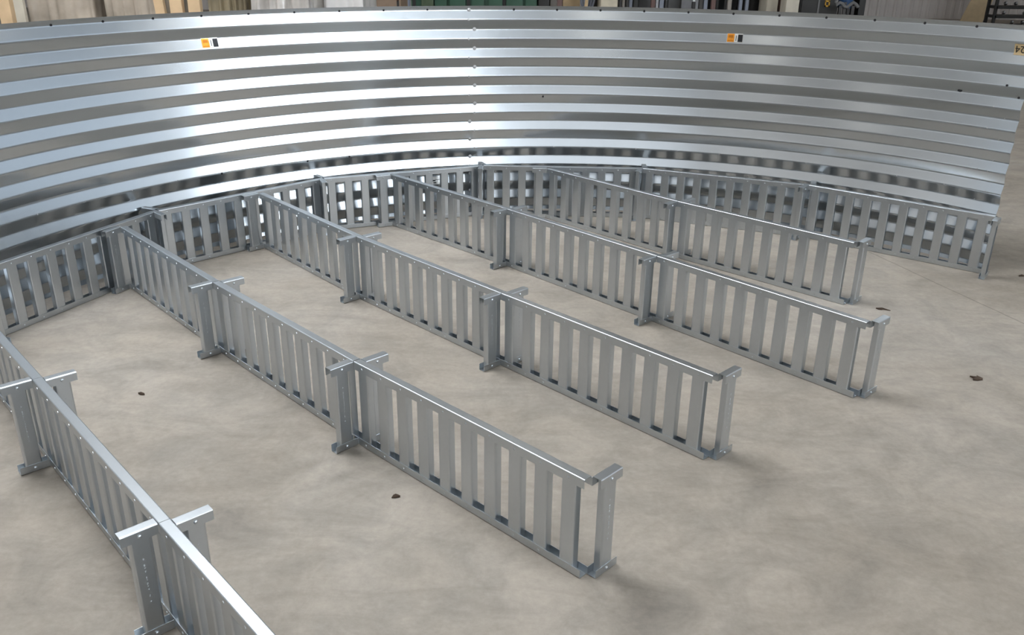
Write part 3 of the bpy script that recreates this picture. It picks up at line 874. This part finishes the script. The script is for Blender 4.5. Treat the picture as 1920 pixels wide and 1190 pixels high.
cabinet('dark_cabinet', 1609, 1622, 12.8, 0.5, 1.8, BLACK, 'narrow black cabinet between blue drum and siding', 'cabinet')

# right background: plank, plywood, metal shelving near the siding
t = thing('plywood_sheet', 'tan plywood sheet leaning slanted against the ribbed siding', 'plywood', (gx(1826, 20.0), 20.0, 0))
def ply(b):
    xl0, xr0, xl1, xr1 = gx(1803, 20)-t.location.x, gx(1846, 20)-t.location.x, gx(1815, 20.6)-t.location.x, gx(1854, 20.6)-t.location.x
    s = 2.6
    q = [(xl0, 0, 0.02), (xr0, 0, 0.02), (xr0+(xr1-xr0)*s, 0.9, 1.9), (xl0+(xl1-xl0)*s, 0.9, 1.9)]
    A = [b.verts.new(p) for p in q]; B = [b.verts.new((p[0], p[1]+0.02, p[2])) for p in q]
    b.faces.new(A); b.faces.new(B[::-1])
    for i in range(4): b.faces.new((A[i], A[(i+1) % 4], B[(i+1) % 4], B[i]))
part('sheet', t, WOODP, ply)
t = thing('dark_plank', 'thin dark brown plank lying flat at the foot of the siding', 'plank', (gx(1788, 19.2), 19.2, 0))
w = (gx(1846, 19.2)-gx(1773, 19.2))/2
part('plank_board', t, REDBR, lambda b: bevelled_box(b, -w*0.6, w*1.4, 0, 0.25, 0.0, 0.05, 0.004))
x0, x1 = gx(1868, 18.0), gx(2060, 18.0)
t = thing('metal_shelving', 'black metal shelving with shiny parts at the far right edge', 'shelving', ((x0+x1)/2, 18.0, 0))
w = (x1-x0)/2
for sx in (-1, 1):
    for yy in (0, 0.3): part('post', t, BLACK, lambda b: box(b, sx*w-0.025, sx*w+0.025, yy, yy+0.05, 0, 2.0))
for z in (0.1, 0.27, 0.44, 0.61, 0.85, 1.2): part('shelf', t, BLACK, lambda b: box(b, -w, w, 0, 0.35, z, z+0.05))
for k in range(8):
    for z in (0.15, 0.32, 0.49):
        if (k*7+int(z*100)) % 3: 
            bm = bmesh.new(); disc(bm, (0, 0, 0), (0, -1, 0.4), 0.035, 0.05, 10)
            o = mesh_obj('steel_fitting', bm, BOLT, None, (t.location.x-w+0.2+k*0.2, 18.1, z+0.04))
            tag(o, 'small shiny steel fitting lying on the black metal shelving', 'fitting', 'fittings on the metal shelving')

# ------------------------------------------------------------------ leaves and crumbs on the floor
def leaf(pts, loc, rz, label):
    b = bmesh.new()
    A = [b.verts.new((x, y, 0.001)) for x, y in pts]
    cxp = sum(p[0] for p in pts)/len(pts); cyp = sum(p[1] for p in pts)/len(pts)
    top = [b.verts.new((x, y, 0.003+0.004*abs(math.sin(x*400+y*300)))) for x, y in pts]
    c = b.verts.new((cxp, cyp, 0.011)); n = len(pts)
    b.faces.new(A[::-1])
    for i in range(n):
        b.faces.new((A[i], A[(i+1) % n], top[(i+1) % n], top[i])); b.faces.new((top[i], top[(i+1) % n], c))
    o = mesh_obj('dry_leaf', b, LEAF, None, loc, rz)
    tag(o, label, 'leaf', 'dry leaf bits on the floor'); return o
S = 0.001
leaf([(x*S, y*S) for x, y in ((-11, -6), (0, -8), (14, -5), (15, 1), (8, 3), (2, 9), (-5, 7), (-8, 0))], (-0.338, 2.189, 0), 0.2,
     'dark brown leaf crumb on the floor between the two nearest rows')
leaf([(x*S, y*S) for x, y in ((-13, 5), (-4, 7), (12, -1), (15, -6), (2, -7), (-9, -1))], (-1.327, 2.804, 0), 0.0,
     'dark leaf crumb on the floor right of the first crosswise post of the leftmost row')
leaf([(x*S, y*S) for x, y in ((-18, 6), (-10, -5), (2, -9), (12, -6), (38, -20), (10, 0), (0, 4))], (1.665, 3.70, 0), 0.0,
     'dark leaf with a thin curved stalk right of the end of the rightmost row')
leaf([(x*S, y*S) for x, y in ((-25, -12), (-8, -14), (12, -8), (20, 5), (4, 22), (3, 9), (-8, 8), (-24, 18), (-14, 1), (-24, -6))], (1.775, 3.008, 0), 0.0,
     'forked dark leaf on the bare floor at the right, below the stalked leaf')
leaf([(x*S, y*S) for x, y in ((-14, -4), (10, -5), (16, 2), (0, 6), (-12, 3))], (2.545, 4.16, 0), 0.0,
     'dark leaf sliver at the right edge, beside the wall end')

# ------------------------------------------------------------------ world and view
wd = bpy.data.worlds.new('World'); sc.world = wd; wd.use_nodes = True
wd.node_tree.nodes['Background'].inputs[0].default_value = (0.7, 0.8, 1, 1)
wd.node_tree.nodes['Background'].inputs[1].default_value = 0.3
sc.view_settings.view_transform = 'Standard'
sc.view_settings.look = 'None'
sc.view_settings.gamma = 1.0
sc.view_settings.use_curve_mapping = False
sc.view_settings.exposure = 0.0
sc.cycles.use_denoising = True
sc.cycles.max_bounces = 8
sc.cycles.caustics_reflective = True
sc.cycles.caustics_refractive = False
